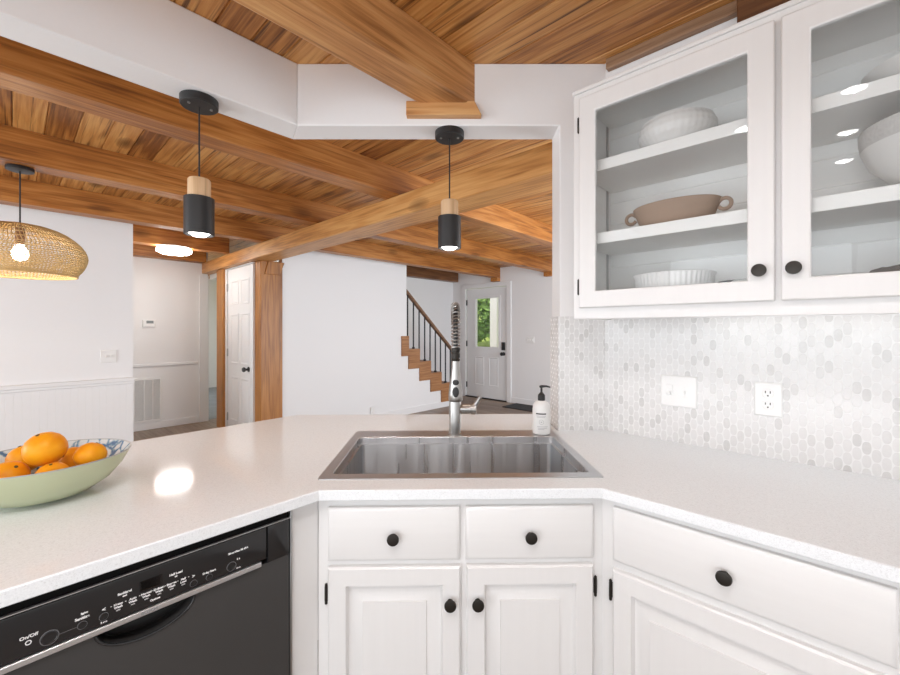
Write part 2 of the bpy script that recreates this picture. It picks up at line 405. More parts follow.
kp = part('keypad_lock', MB().box(-4.50, -4.425, 6.235, 6.262, .955, 1.105), 'black', d, .008, label='black keypad deadbolt')
part('door_handle', MB().lathe([(.034, 6.262), (.034, 6.254), (.016, 6.25), (.016, 6.225), (.032, 6.215), (.036, 6.195), (.028, 6.18), (0.004, 6.178)], (-4.462, 0, .885), 20, 'y'), 'black', d, label='black round knob')
part('threshold', MB().box(-5.375, -4.37, 6.22, 6.3, 0, .018), 'dark', d, .004)

# ---- hall door beside the post
d = thing('door_2', None, None, 'R', (-5.44, 1.96, 0), kind='structure')
dl = part('door_leaf', MB().box(-5.87, -5.045, 1.962, 2.0, .012, 2.13), 'door', d, .002)
for x0, x1 in ((-5.76, -5.50), (-5.415, -5.155)):
    for z0, z1 in ((.16, .74), (.90, 1.55), (1.66, 1.98)):
        part('panel', MB().rects(x0, x1, z0, z1, [(0, 1.965), (0, 1.957), (.016, 1.954), (.03, 1.962), (.055, 1.957)]), 'door', d)
for z in (.19, 1.04, 1.90):
    part('hinge', MB().box(-5.885, -5.862, 1.95, 1.966, z-.05, z+.05), 'grey_metal', d, .002)
part('door_handle', MB().lathe([(.032, 1.962), (.032, 1.954), (.013, 1.95), (.013, 1.925), (.028, 1.915), (.031, 1.90), (.022, 1.888), (.003, 1.886)], (-5.17, 0, .86), 18, 'y'), 'black', d, label='black round knob')
struct('trim_6', MB().plate([(-5.955, 0), (-5.888, 0), (-5.888, 2.138), (-5.04, 2.138), (-5.04, 2.152), (-5.955, 2.152)], [], 1.955, 2.06), 'trim', 'R')
struct('trim_7', MB().plate([(-6.70, 2.08), (-6.25, 2.08), (-6.25, 2.15), (-6.70, 2.15)], [], 1.99, 2.05), 'trim', 'R')

# ================================================================== TIMBER
ZJ = 2.313
def beam(x0, x1, y0, y1, z0, z1, mt, label, name='ceiling_joist', group=None, cat='beam', bev=.006):
    return solo(name, MB().box(x0, x1, y0, y1, z0, z1), mt, 'H', ((x0+x1)/2, (y0+y1)/2, z0), label, cat, group, bev=bev)
beam(-3.2, 6.25, 2.265, 2.425, ZJ, zf+.002, 'beam', 'orange pine ceiling joist nearest the pass-through, its side face running above both black pendants')
beam(-3.2, 6.25, 3.405, 3.56, ZJ, zf+.002, 'beam', 'orange pine ceiling joist that the woven rattan lamp hangs from')
beam(-3.2, 6.25, 4.53, 4.68, ZJ, zf+.002, 'beam', 'orange pine ceiling joist running just in front of the white beadboard wall')
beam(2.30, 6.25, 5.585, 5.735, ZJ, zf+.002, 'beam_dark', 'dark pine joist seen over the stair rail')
beam(.78, 1.885, 5.585, 5.735, ZJ, zf+.002, 'beam', 'short orange pine joist in the hall that the round glowing light is fixed to')
beam(.78, 1.90, 6.54, 6.70, ZJ-.01, zf+.002, 'beam', 'pine beam lying along the top of the hall wall with the vent')
for y0, lab in ((4.53, 'small pine support block under the joist end left of the entry door corner'), (3.405, 'small pine support block under the joist end beside the right edge of the opening')):
    solo('support_block', MB().box(6.15, 6.25, y0, y0+.155, ZJ-.07, ZJ), 'beam', 'H', (6.2, y0+.08, ZJ-.07), lab, 'block', bev=.004)
cb = beam(1.885, 2.135, -2.0, VH, 2.157, ZJ, 'beam_y', 'long pine cross beam carrying the joists over the wooden post', 'cross_beam', bev=.008)
pt = thing('wooden_post', 'thick orange pine post under the cross beam, left of the white stair wall', 'post', 'H', (2.11, 4.98, 0))
part('shaft', MB().box(1.985, 2.25, 4.885, 5.08, 0, 2.157), 'beam_z', pt, .008)
part('bracket', MB().loft([[(2.03, y, 2.0), (2.07, y, 2.157), (2.265, y, 2.157), (2.21, y, 2.0)] for y in (4.865, 4.90)]), 'beam_z', pt, .005)
solo('door_post', MB().box(1.925, 2.03, 5.96, 6.20, 0, 2.157), 'beam_z', 'H', (1.98, 6.08, 0), 'slim golden pine post standing left of the white hall door', 'post', bev=.006)
beam(-2.6, 1.40, 1.128, 1.285, 2.314, zf+.002, 'beam_kitchen', 'large pine beam crossing the kitchen ceiling over the sink', 'kitchen_beam', bev=.008)
solo('beam_block', MB().loft([[(a, y, b) for a, b in ((-.187, 2.262), (.135, 2.262), (.105, 2.322), (-.187, 2.322))] for y in (1.735, 1.772)]), 'beam_kitchen', 'W', (-.02, 1.75, 2.262),
     'flat pine block on the wall right under the kitchen beam end', 'block', bev=.003)
# ledger board and end block on the right wall above the wall cabinet (frame R)
solo('ledger_board', MB().box(-.70, -.235, 1.725, UW, 2.458, zf), 'ledger', 'R', (-.45, 1.74, 2.458), 'weathered brown board along the ceiling above the white wall cabinet', 'board', bev=.003)
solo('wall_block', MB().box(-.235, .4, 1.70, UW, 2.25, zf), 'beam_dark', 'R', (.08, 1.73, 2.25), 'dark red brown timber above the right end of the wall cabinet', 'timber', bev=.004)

# ================================================================== STAIRS
st = thing('staircase', 'wooden staircase climbing left behind the white wall, near the entry door', 'stairs', 'H', (4.85, 5.3, 0))
def _string():
    up, lo = [], []
    for a, b, z in TR: up += [(a, z), (b, z)]
    up.append((5.53, .0))
    for a, b, z in reversed(TR[:-1]): lo += [(b, max(.0, z-.315)), (a, max(0, z-.315))]
    return MB().plate(up+[(5.28, .0)]+lo[0:], [], 4.872, 4.899)
part('stringer', _string(), 'stairwood', st, .003)
for a, b, z in TR:
    part('tread', MB().box(a-.01, b+.025, 4.90, 5.74, z-.03, z), 'stairwood', st, .004)
    part('riser', MB().box(b-.02, b, 4.905, 5.74, max(.001, z-.205), z-.03), 'trim', st)
rl = thing('stair_railing', 'stair railing with a dark wood handrail on thin black iron balusters', 'railing', 'H', (4.85, 4.93, 0))
hz = lambda u: 1.905-(u-4.316)*.905
def _hr():
    a, b = 4.262, 5.40
    return MB().loft([[(u, 4.93+dy, hz(u)+dz) for dy, dz in ((-.03, -.03), (.03, -.03), (.03, .02), (.018, .036), (-.018, .036), (-.03, .02))] for u in (a, b)])
part('handrail', _hr(), 'railwood', rl, .003)
for k in range(9):
    u = 4.30+.125*k
    zt = [t[2] for t in TR if t[0] <= u < t[1]][0]
    b = part('baluster', MB().box(u-.008, u+.008, 4.922, 4.938, zt, hz(u)-.025), 'blackmetal', rl)
    part('shoe', MB().box(u-.016, u+.016, 4.914, 4.946, zt, zt+.03), 'blackmetal', b, .003)
part('newel', MB().box(5.36, 5.44, 4.89, 4.97, .41, 1.02), 'railwood', rl, .006)

# ================================================================== THINGS IN THE FAR ROOMS
def plate2(name, x0, x1, z0, z1, y, fr, label, cat='switch'):
    t = thing(name, label, cat, fr, ((x0+x1)/2, y, (z0+z1)/2))
    part('cover_plate', MB().rects(x0, x1, z0, z1, [(0, y), (0, y-.004), (.004, y-.0075)]), 'white_plastic', t)
    return t
t = plate2('light_switch', .545, .664, 1.042, 1.157, 4.85, 'H', 'white double light switch on the beadboard wall beyond the fruit bowl')
for x in (.585, .624): part('toggle', MB().box(x-.007, x+.007, 4.832, 4.845, 1.09, 1.115), 'white_plastic', t, .002)
t = plate2('light_switch', -3.96, -3.80, 1.10, 1.215, 6.25, 'R', 'white wide light switch on the wall right of the entry door')
for x in (-3.93, -3.88, -3.83): part('toggle', MB().box(x-.007, x+.007, 6.23, 6.245, 1.145, 1.17), 'white_plastic', t, .002)
t = plate2('power_outlet', 3.55, 3.62, .10, .215, 4.885, 'H', 'white outlet low on the stair wall just over the counter edge', 'outlet')
for z in (.135, .18): part('socket', MB().box(3.57, 3.60, 4.874, 4.88, z-.012, z+.012), 'white_plastic', t, .003)
t = thing('thermostat', 'white wall thermostat with a grey display in the hall', 'thermostat', 'H', (1.25, VH, 1.36))
part('body', MB().rects(1.18, 1.327, 1.375, 1.475, [(0, VH), (0, VH-.02), (.008, VH-.028)]), 'white_plastic', t)
part('display', MB().box(1.222, 1.30, VH-.031, VH-.027, 1.425, 1.462), mat('grey display', (.20, .22, .22), .3), t, label='grey display')
t = thing('air_vent', 'white slatted return air grille low on the hall wall', 'vent', 'H', (1.24, VH, .05))
part('frame', MB().plate(rect(1.07, 1.402, .105, .70), [rect(1.10, 1.195, .135, .67), rect(1.207, 1.29, .135, .67), rect(1.302, 1.375, .135, .67)], VH-.018, VH), 'white_plastic', t, .003)
part('backing', MB().box(1.09, 1.385, VH-.004, VH-.001, .12, .68), mat('vent shadow grey', (.48, .48, .48), .7), t)
lv = MB()
for k in range(44):
    z = .142+k*.0121
    lv.loft([[(1.095, VH-.016, z), (1.38, VH-.016, z), (1.38, VH-.015, z+.002), (1.095, VH-.015, z+.002)], [(1.095, VH-.005, z+.006), (1.38, VH-.005, z+.006), (1.38, VH-.004, z+.008), (1.095, VH-.004, z+.008)]])
o = part('louvres', lv, 'white_plastic', t); o['kind'] = 'stuff'
solo('entry_mat', MB().box(-4.15, -3.15, 5.78, 6.21, 0, .014), paint('charcoal mat', (.035, .037, .042), .9, 200, .3, .3), 'R', (-3.65, 6.0, 0), 'dark entry mat on the brown floor along the wall right of the entry door', 'mat', bev=.004)
t = thing('flush_light', 'round flush ceiling light glowing in the hall', 'light', 'H', (1.305, 5.66, ZJ-.075))
part('base', MB().lathe([(.16, ZJ-.02), (.165, ZJ), ], (1.305, 5.66, 0), 40), 'white_plastic', t)
part('diffuser', MB().lathe([(.05, ZJ-.078), (.14, ZJ-.073), (.172, ZJ-.055), (.176, ZJ-.035), (.17, ZJ-.02), (.05, ZJ-.02)], (1.305, 5.66, 0), 40), 'flush', t)

# ================================================================== PENDANTS
def pendant(fr, x, y, label):
    t = thing('pendant_light', label, 'light', fr, (x, y, 2.234), 'black and wood pendants under the pass-through header')
    c = part('canopy', MB().lathe([(.062, 2.234), (.065, 2.232), (.065, 2.206), (.062, 2.203)], (x, y, 0), 40), 'black', t)
    for s in (-1, 1): part('screw', MB().lathe([(.005, 2.204), (.005, 2.199), (.002, 2.198)], (x+s*.038, y-.012, 0), 12), 'grey_metal', c)
    part('cord', MB().tube([(x, y, 2.204), (x, y, 2.05), (x, y, 1.922)], .0032, 8), 'black', t)
    part('wood_cap', MB().lathe([(.006, 1.926), (.036, 1.925), (.039, 1.920), (.039, 1.853)], (x, y, 0), 40), 'palewood', t, label='pale wood cap')
    part('shade', MB().lathe([(.036, 1.854), (.0515, 1.853), (.0515, 1.712), (.047, 1.712), (.045, 1.85)], (x, y, 0), 40, cap=False), 'black', t, label='black cylinder shade')
    part('bulb', MB().lathe([(.010, 1.80), (.03, 1.78), (.040, 1.745), (.036, 1.718), (.022, 1.707), (.004, 1.704)], (x, y, 0), 24), 'led', t)
    spot('pendant_glow', fr, (x, y, 1.695), 3.0, (1, .93, .82), .04, 130)
pendant('H', .490, 1.772, 'black and wood pendant lamp hanging over the left part of the counter')
pendant('W', -.002, 1.829, 'black and wood pendant lamp hanging straight behind the faucet')

t = thing('rattan_pendant', 'wide woven rattan pendant lamp glowing by the beadboard wall', 'light', 'W', (-2.561, 2.43, ZJ))
cx, cy = -2.561, 2.43
part('canopy', MB().lathe([(.060, ZJ), (.062, ZJ-.004), (.062, ZJ-.02), (.05, ZJ-.024)], (cx, cy, 0), 32), 'black', t)
part('cord', MB().tube([(cx, cy, ZJ-.02), (cx, cy, 2.1), (cx, cy, 1.93)], .004, 8), 'black', t)
part('socket', MB().lathe([(.012, 1.965), (.022, 1.94), (.022, 1.868), (.018, 1.855)], (cx, cy, 0), 16), 'railwood', t)
part('bulb', MB().lathe([(.012, 1.857), (.022, 1.842), (.036, 1.812), (.038, 1.792), (.028, 1.767), (.006, 1.757)], (cx, cy, 0), 20), 'bulb', t)
prof = [(.03, 1.972), (.075, 1.968), (.12, 1.958), (.16, 1.943), (.195, 1.923), (.225, 1.898), (.25, 1.870), (.268, 1.84), (.276, 1.815), (.279, 1.79), (.276, 1.77), (.270, 1.75), (.262, 1.73), (.252, 1.712), (.240, 1.695), (.234, 1.682), (.234, 1.674)]
prof2 = []
for (ra, za), (rb, zb_) in zip(prof, prof[1:]):
    prof2 += [(ra, za), ((ra+rb)/2, (za+zb_)/2)] if za < 1.86 else [(ra, za)]
prof = [(r*1.085, z) for r, z in prof2+[prof[-1]]]
def _rattan():
    mb = MB(); n = 104; L = []
    for j, (r, z) in enumerate(prof):
        sh = .5*(j % 2) if j >= 6 else 0
        tw = j*.25 if j < 6 else 1.5
        L.append([mb.bm.verts.new((cx+r*math.cos(2*math.pi*(i+sh+tw)/n), cy+r*math.sin(2*math.pi*(i+sh+tw)/n), z)) for i in range(n)])
    for a, b in zip(L, L[1:]):
        for i in range(n): mb.face((a[i], a[(i+1) % n], b[(i+1) % n], b[i]))
    return mb
sh = part('woven_shade', _rattan(), 'rattan', t)
w = sh.modifiers.new('weave', 'WIREFRAME'); w.thickness = .0070; w.use_even_offset = False; w.use_boundary = True
spot('rattan_glow', 'W', (cx, cy, 1.745), 5, (1, .86, .66), .03)
part('rim', MB().lathe([(.250, 1.674), (.257, 1.671), (.260, 1.676), (.257, 1.682), (.251, 1.681), (.250, 1.674)], (cx, cy, 0), 64, cap=False), 'rattan', t)

# ================================================================== COUNTER
def isect(p, d, q, e):
    c = d.x*e.y-d.y*e.x; s = ((q-p).x*e.y-(q-p).y*e.x)/c; return p+d*s
P2 = lambda fr, x, y: Vector(world(fr, (x, y, 0))[:2])
dH = lambda fr: Vector((math.cos(FR[fr][0]), math.sin(FR[fr][0])))
UD, VD, DD = dH('H'), Vector((-math.sin(A), math.cos(A))), dH('D')
VF, UF = 1.0117, 1.1046
bl = isect(P2('H', 0, VF), UD, P2('D', 0, -.078), DD); br = isect(P2('H', UF, 0), VD, P2('D', 0, -.078), DD)
bk = isect(P2('H', 0, 1.985), UD, P2('D', 0, .905), DD)
bj = isect(P2('D', 0, .905), DD, Vector((.466, 0)), Vector((0, 1)))
cr_ = isect(Vector((0, 1.764)), Vector((1, 0)), P2('H', UW-.006, 0), VD)
outer = [P2('H', -1.15, VF), bl, br, P2('H', UF, -1.3), P2('H', UW-.006, -1.3), cr_, Vector((.466, 1.764)), bj, bk, P2('H', -1.15, 1.985)]
hole = [P2('D', -.404, .012), P2('D', .404, .012), P2('D', .404, .545), P2('D', -.404, .545)]
solo('countertop', MB().plate([tuple(p) for p in outer], [[tuple(p) for p in hole]], .884, .914, lambda a, b, h: (a, b, h)), 'quartz', 'W', (0, 1.4, .884),
     'white speckled quartz countertop wrapping the corner around the sink', 'countertop', bev=.003)

# ---- tile backsplashes
solo('tile_backsplash', MB().box(-.720, 1.3, UW-.008, UW, .914, 1.392), 'tile', 'R', (0, UW, .914), 'pale marble mosaic backsplash along the right wall under the cabinets', 'backsplash')
solo('tile_backsplash', MB().plate([(.468, 1.762), (.668, 1.762), (.668, 1.77), (.476, 1.77), (.476, 1.903), (.468, 1.903)], [], .914, 1.405, lambda a, b, h: (a, b, h)), 'tile', 'W', (.57, 1.77, .914),
     'narrow marble mosaic panel beside the pass-through opening, behind the soap bottle', 'backsplash')

# ================================================================== BASE CABINETS
def knob(par, x, y, z, r=.0165, mt='bronze'):
    return part('knob', MB().lathe([(.009, y), (.007, y-.004), (.006, y-.012), (r*.85, y-.015), (r, y-.018), (r, y-.021), (r*.94, y-.0235), (r*.6, y-.0245), (.001, y-.0248)], (x, 0, z), 24, 'y'), mt, par, label='dark bronze round knob')
def drawer(par, x0, x1, z0, z1, y, kx=None):
    o = part('drawer', MB().rects(x0, x1, z0, z1, [(0, y), (0, y-.012), (.004, y-.016), (.010, y-.018)]), 'cab_h', par)
    knob(o, (x0+x1)/2 if kx is None else kx, y-.017, (z0+z1)/2-.005); return o
def raised_door(par, x0, x1, z0, z1, y, kx=None, kz=None, hx=None, hzs=()):
    o = part('door', MB().rects(x0, x1, z0, z1, [(0, y), (0, y-.013), (.005, y-.018), (.050, y-.018), (.055, y-.002), (.062, y-.001), (.094, y-.0125), (.0955, y-.0165)]), 'cab', par)
    if kx is not None: knob(o, kx, y-.017, kz)
    for h in hzs: hinge(o, hx, y, h)
    return o
def hinge(par, x, y, z):
    mb = MB().box(x-.0045, x+.0045, y-.008, y-.001, z-.020, z+.020)
    return part('hinge', mb.lathe([(.001, z-.030), (.004, z-.027), (.004, z+.027), (.001, z+.030)], (x, y-.008, 0), 10), 'bronze', par, label='dark bronze hinge')
c = thing('sink_cabinet', 'white corner sink cabinet with two false drawers over two raised panel doors', 'cabinet', 'D', (0, .2, 0))
yf = -.045
part('face_frame', MB().box(-.402, .402, yf, yf+.02, .09, .884), 'cab', c, .001)
part('toe_kick', MB().box(-.40, .40, yf+.07, yf+.085, 0, .09), 'cab_h', c)
drawer(c, -.372, -.009, .711, .858, yf); drawer(c, .008, .365, .711, .858, yf)
raised_door(c, -.372, -.006, .13, .694, yf, -.035, .598, -.378, (.618, .21))
raised_door(c, .010, .365, .13, .694, yf, .041, .598, .373, (.630, .21))
part('cabinet_floor', MB().box(-.38, .38, yf+.02, .5, .09, .11), 'cab', c)
# left filler between dishwasher and corner
fp = isect(P2('H', 0, 1.045), UD, P2('D', 0, yf), DD); fu = fp.dot(UD)
solo('filler_panel', MB().box(.503, fu+.002, 1.045, 1.065, 0, .884), 'cab', 'H', (.545, 1.055, 0), 'narrow white filler panel between the dishwasher and the sink cabinet', 'panel', bev=.001)
c = thing('base_cabinet', 'white base cabinet right of the sink with a wide drawer over a raised panel door', 'cabinet', 'R', (-.15, 1.4, 0))
fq = isect(P2('H', 1.133, 0), VD, P2('D', 0, yf), DD); fv = fq.dot(VD)
part('face_frame', MB().box(-fv+.006, 1.25, 1.133, 1.153, .09, .884), 'cab', c, .001)
drawer(c, -.435, .092, .719, .8655, 1.133, -.176)
raised_door(c, -.435, .092, .13, .695, 1.133, None, None, -.443, (.632, .21))
drawer(c, .125, .60, .719, .8655, 1.133); raised_door(c, .125, .60, .13, .695, 1.133)
part('toe_kick', MB().box(-.38, 1.25, 1.20, 1.215, 0, .09), 'cab_h', c)
part('end_panel', MB().box(1.23, 1.25, 1.153, UW-.01, .09, .884), 'cab', c)

# ================================================================== DISHWASHER
def txt(s, size, fr_o, x, y, z, par, mt, name='lettering', al='CENTER', bold=0):
    cu = bpy.data.curves.new('t', 'FONT'); cu.body = s; cu.size = size; cu.align_x = al; cu.align_y = 'CENTER'; cu.extrude = .0002; cu.offset = bold
    to = bpy.data.objects.new('t', cu); COL.objects.link(to)
    me = bpy.data.meshes.new_from_object(to.evaluated_get(bpy.context.evaluated_depsgraph_get()))
    bpy.data.objects.remove(to); bpy.data.curves.remove(cu)
    me.transform(Matrix.Translation(Vector((x, y, z))-ORG[par.name]) @ Matrix.Rotation(math.pi/2, 4, 'X'))
    me.materials.clear(); me.materials.append(M[mt] if isinstance(mt, str) else mt)
    o = bpy.data.objects.new(name, me); COL.objects.link(o); o.parent = par; ORG[o.name] = ORG[par.name]; return o
M['dw_panel'] = mat('glossy black plastic', (.018, .018, .019), .12)
M['dw_door'] = paint('black enamel', (.048, .047, .047), .34, 6, .1, .01)
M['void'] = mat('black gap shade', (.006, .006, .006), .9, spec=.1)  # deep black colour that stands for shade in the dishwasher gap
M['silver'] = mat('satin silver', (.62, .62, .63), .35, .8)
M['print'] = mat('white print', (.85, .85, .85), .5)
dw = thing('dishwasher', 'black built-in dishwasher with a silver trim strip under the left counter', 'dishwasher', 'H', (.20, 1.3, 0))
x0, x1, yd = -.102, .500, 1.035
part('tub', MB().box(x0+.01, x1-.006, yd+.07, 1.6, .08, .883), M['void'], dw)
part('side_flange', MB().box(x1-.004, x1+.001, yd-.004, yd+.05, .10, .876), 'grey_metal', dw, .001)
def _ddoor():
    mb = MB(); n = 24; pk = []
    for i in range(n+1):
        t = math.pi*i/n; pk.append((.193-.083*math.cos(t), .762-.046*math.sin(t)))
    outer = [(x0, .11), (x1-.005, .11), (x1-.005, .764), (.2765, .764)]+pk[::-1][0:]+[(.1095, .764), (x0, .764)]
    return mb.plate(outer, [], yd, yd+.045)
part('door', _ddoor(), 'dw_door', dw, .002)
pr_ = [(.193+.090*math.cos(math.pi+math.pi*i/24), .764+.050*math.sin(math.pi+math.pi*i/24)) for i in range(25)]
part('handle_pocket', MB().loft([[(a, yd+.040, b) for a, b in pr_], [(.193+(a-.193)*.8, yd+.012, .764+(b-.764)*.8) for a, b in pr_]], True, False), 'dark', dw)
part('pocket_lip', MB().tube([(a, yd-.001, b) for a, b in [(.193+.084*math.cos(math.pi+math.pi*i/24), .763+.047*math.sin(math.pi+math.pi*i/24)) for i in range(25)]], .0028, 8), 'dw_panel', dw)
pan = part('control_panel', MB().rects(x0, .434, .777, .858, [(0, yd+.004), (0, yd-.001), (.002, yd-.006), (.006, yd-.007)]), 'dw_panel', dw)
part('end_panel', MB().rects(.4355, x1-.006, .764, .858, [(0, yd+.004), (0, yd-.001), (.002, yd-.005), (.005, yd-.006)]), 'dw_panel', dw)
part('trim_strip', MB().box(x0, .420, yd-.009, yd+.02, .764, .776), 'silver', dw, .002, label='silver trim strip')
part('top_highlight', MB().box(x0, x1-.004, yd-.005, yd+.001, .858, .860), 'silver', dw)  # bright line put in as the highlight on the panel's top bevel
part('gap_shade', MB().box(x0, x1-.006, yd+.004, yd+.045, .850, .8835), M['void'], dw)  # black strip painting the shade between panel and counter
yp = yd-.0072
def ring(x, z, r, par):
    b = part('button', MB().lathe([(r, yp), (r, yp-.0015), (r*.9, yp-.002), (r*.82, yp-.001), (r*.3, yp-.0006), (.0005, yp-.0005)], (x, 0, z), 28, 'y'), 'dw_panel', par)
    part('button_rim', MB().lathe([(r*1.12, yp), (r*1.12, yp-.001), (r*1.02, yp-.001), (r*1.02, yp)], (x, 0, z), 28, 'y', cap=False), 'silver_dim', b)
M['silver_dim'] = mat('dim grey plastic', (.14, .14, .145), .35)
for bx, bz, r_ in ((.046, .796, .0115), (.090, .795, .0065), (.121, .795, .0065), (.273, .790, .0065), (.304, .790, .0060), (.351, .794, .0095)): ring(bx, bz, r_, pan)
part('guide_line', MB().box(.058, .083, yp-.0004, yp, .7945, .7953), 'silver_dim', pan)
part('display', MB().rects(.177, .215, .815, .836, [(0, yp), (0, yp-.001), (.0015, yp-.001), (.0025, yp)]), mat('black display glass', (.006, .006, .007), .08), pan, label='black display window')
T = lambda s, size, x, z, b=.00026: txt(s, size, None, x, yp-.0006, z, pan, 'print', bold=b)
T('On/Off', .0078, .020, .812, .0002); T('Sanitize', .0068, .090, .8085); T('lights', .0048, .093, .8165)
T('<', .010, .121, .8085); T('3 sec', .0048, .121, .7845)
for x, a in ((.143, 'Heavy'), (.166, 'Auto'), (.188, 'Normal'), (.210, 'Delicate'), (.232, 'Express'), (.2535, 'Half')):
    T(a, .0056, x, .8085); T('Wash' if a != 'Half' else 'Load', .0056, x, .8025); T('***', .0052, x, .7955)
for x in (.132, .1545, .177, .199, .221, .2435, .2635): T('-', .006, x, .809)
T('>', .010, .273, .806); T('Sanitized', .0062, .153, .8265); T('end', .0046, .153, .8205)
T('Half Load', .0062, .240, .8265); T('on', .0046, .240, .8205); T('Delay Start', .0058, .304, .802)
T('SilencePlus 50 dBA', .0058, .366, .825); T('Start', .0045, .366, .785); T('3 s', .006, .366, .806); T('Options', .0052, .203, .7895)
part('power_symbol', MB().lathe([(.0042, yp), (.0042, yp-.0006), (.0028, yp-.0006), (.0028, yp)], (.0195, 0, .8015), 20, 'y', cap=False), 'print', pan)
txt('BOSCH', .0085, None, .193, yd-.0095, .770, dw, mat('grey print', (.30, .30, .31), .5), 'brand_lettering', bold=.0002)

# ================================================================== SINK, FAUCET, SOAP
def rr(x0, x1, y0, y1, z, r, n=5):
    p = []
    for cx_, cy_, a in ((x1-r, y0+r, -90), (x1-r, y1-r, 0), (x0+r, y1-r, 90), (x0+r, y0+r, 180)):
        for i in range(n+1):
            t = math.radians(a+90*i/n); p.append((cx_+r*math.cos(t), cy_+r*math.sin(t), z))
    return p
sk = thing('kitchen_sink', 'stainless steel single bowl sink set into the corner of the white counter', 'sink', 'D', (0, .28, .914))
zs = .9165
part('rim', MB().loft([rr(-.419, .419, 0, .557, .9142, .006), rr(-.419, .419, 0, .557, zs, .006), rr(-.388, .393, .040, .458, zs, .014), rr(-.386, .391, .042, .456, zs-.003, .014)], False, False), 'steel_flat', sk, smooth=30)
part('bowl', MB().loft([rr(-.386, .391, .042, .456, zs-.003, .014), rr(-.386, .391, .042, .456, .890, .014), rr(-.376, .381, .052, .446, .890, .016), rr(-.374, .379, .054, .444, .70, .018), rr(-.352, .357, .076, .422, .682, .02),
     rr(-.02, .02, .24, .27, .678, .009)], False, True), 'steel', sk, smooth=30)
fa = thing('kitchen_faucet', 'brushed nickel spring neck faucet standing behind the sink', 'faucet', 'W', (.021, 1.685, .917))
fx, fy = .021, 1.688
part('base', MB().lathe([(.027, .9168), (.027, .922), (.0248, .924), (.0248, 1.085), (.022, 1.092), (.012, 1.096)], (fx, fy, 0), 32), 'nickel', fa)
path = [(fx, fy, 1.09), (fx, fy, 1.20), (fx, fy, 1.30), (fx, fy, 1.355)]
for i in range(1, 13):
    t = math.pi*i/12; path.append((fx, fy-.085+.085*math.cos(t), 1.355+.085*math.sin(t)))
yw = fy-.17
path += [(fx, yw, 1.32), (fx, yw, 1.275)]
part('neck', MB().tube(path, .0085, 12), 'black', fa, label='black hose inside the spring')
def _spring():
    pts = [Vector(p) for p in path[2:]]; seg = [0]
    for a, b in zip(pts, pts[1:]): seg.append(seg[-1]+(b-a).length)
    tot = seg[-1]; out = []; turns = int(tot/.0125); n = turns*12
    X = Vector((1, 0, 0))
    for i in range(n+1):
        s_ = tot*i/n; j = max(k for k in range(len(seg)) if seg[k] <= s_+1e-9); j = min(j, len(pts)-2)
        f = (s_-seg[j])/(seg[j+1]-seg[j]); p = pts[j].lerp(pts[j+1], f); d_ = (pts[j+1]-pts[j]).normalized(); q = d_.cross(X)
        a = 2*math.pi*i/12; out.append(p+.0155*(math.cos(a)*X+math.sin(a)*q))
    return MB().tube(out, .0026, 6)
part('spring', _spring(), 'nickel', fa)
part('riser', MB().lathe([(.0135, 1.09), (.0135, 1.31), (.011, 1.315)], (fx, fy, 0), 20), 'nickel', fa)
part('collar', MB().lathe([(.013, 1.282), (.0165, 1.28), (.0165, 1.268), (.0145, 1.266), (.0145, 1.262), (.0165, 1.26), (.0165, 1.245), (.0145, 1.243), (.0145, 1.239), (.0165, 1.237), (.015, 1.232)], (fx, yw, 0), 24), 'bronze', fa, label='dark ribbed collar')
wn = part('spray_head', MB().lathe([(.013, 1.234), (.0145, 1.21), (.0175, 1.18), (.023, 1.14), (.0262, 1.11), (.0265, 1.088), (.024, 1.083), (.006, 1.081)], (fx, yw, 0), 32), 'nickel', fa)
for z, h in ((1.155, .010), (1.120, .019)):
    part('spray_button', MB().loft([[(fx+.012*k*math.cos(t), yw-rd, z+h*k*math.sin(t)) for t in [2*math.pi*i/20 for i in range(20)]] for k, rd in ((1, .018), (1, .0255 if z > 1.13 else .029), (.7, .027 if z > 1.13 else .0305))]), 'black', wn, label='black oval button')
part('holder_arm', MB().tube([(fx, fy, 1.20), (fx, fy-.06, 1.20), (fx, yw+.012, 1.20)], .006, 10), 'nickel', fa)
hd = part('handle_hub', MB().lathe([(.020, fx+.02), (.020, fx+.060), (.0185, fx+.061), (.0185, fx+.064), (.0225, fx+.065), (.0225, fx+.084), (.018, fx+.088)], (0, fy, 1.020), 24, 'x'), 'nickel', fa)
part('lever', MB().tube([(fx+.074, fy, 1.022), (fx+.088, fy-.002, 1.045), (fx+.104, fy-.004, 1.072)], [.012, .010, .0075], 12), 'nickel', hd)
so = thing('soap_bottle', 'white pump soap bottle with a black pump on the sink deck', 'bottle', 'W', (.380, 1.70, .917))
sx, sy = .381, 1.70
part('bottle', MB().lathe([(.030, .917), (.0355, .920), (.0365, .928), (.0365, 1.018), (.0345, 1.034), (.027, 1.046), (.015, 1.052), (.013, 1.058)], (sx, sy, 0), 40), mat('milky white plastic', (.80, .80, .79), .28), so)
pm = part('pump', MB().lathe([(.0145, 1.054), (.0150, 1.058), (.0145, 1.076), (.008, 1.084), (.0045, 1.088), (.0042, 1.108)], (sx, sy, 0), 24), 'black', so, label='black pump')
part('nozzle', MB().tube([(sx-.008, sy, 1.110), (sx, sy, 1.112), (sx+.02, sy-.003, 1.113), (sx+.036, sy-.006, 1.109)], [.0048, .0056, .0042, .003], 10), 'black', pm)
def curved(x0, x1, z0, z1, r=.0369):
    n = 14; f = lambda x, k: (sx+(r+k)*math.sin(x), sy-(r+k)*math.cos(x))
    return MB().loft([[(*f(x0+(x1-x0)*i/n, k), z) for i in range(n+1)] for k, z in ((0, z0), (.0003, z0), (.0003, z1), (0, z1))], False, False, closed=False)
part('label_line', curved(-.85, .30, 1.0015, 1.0065), 'black', so, label='black line of lettering')
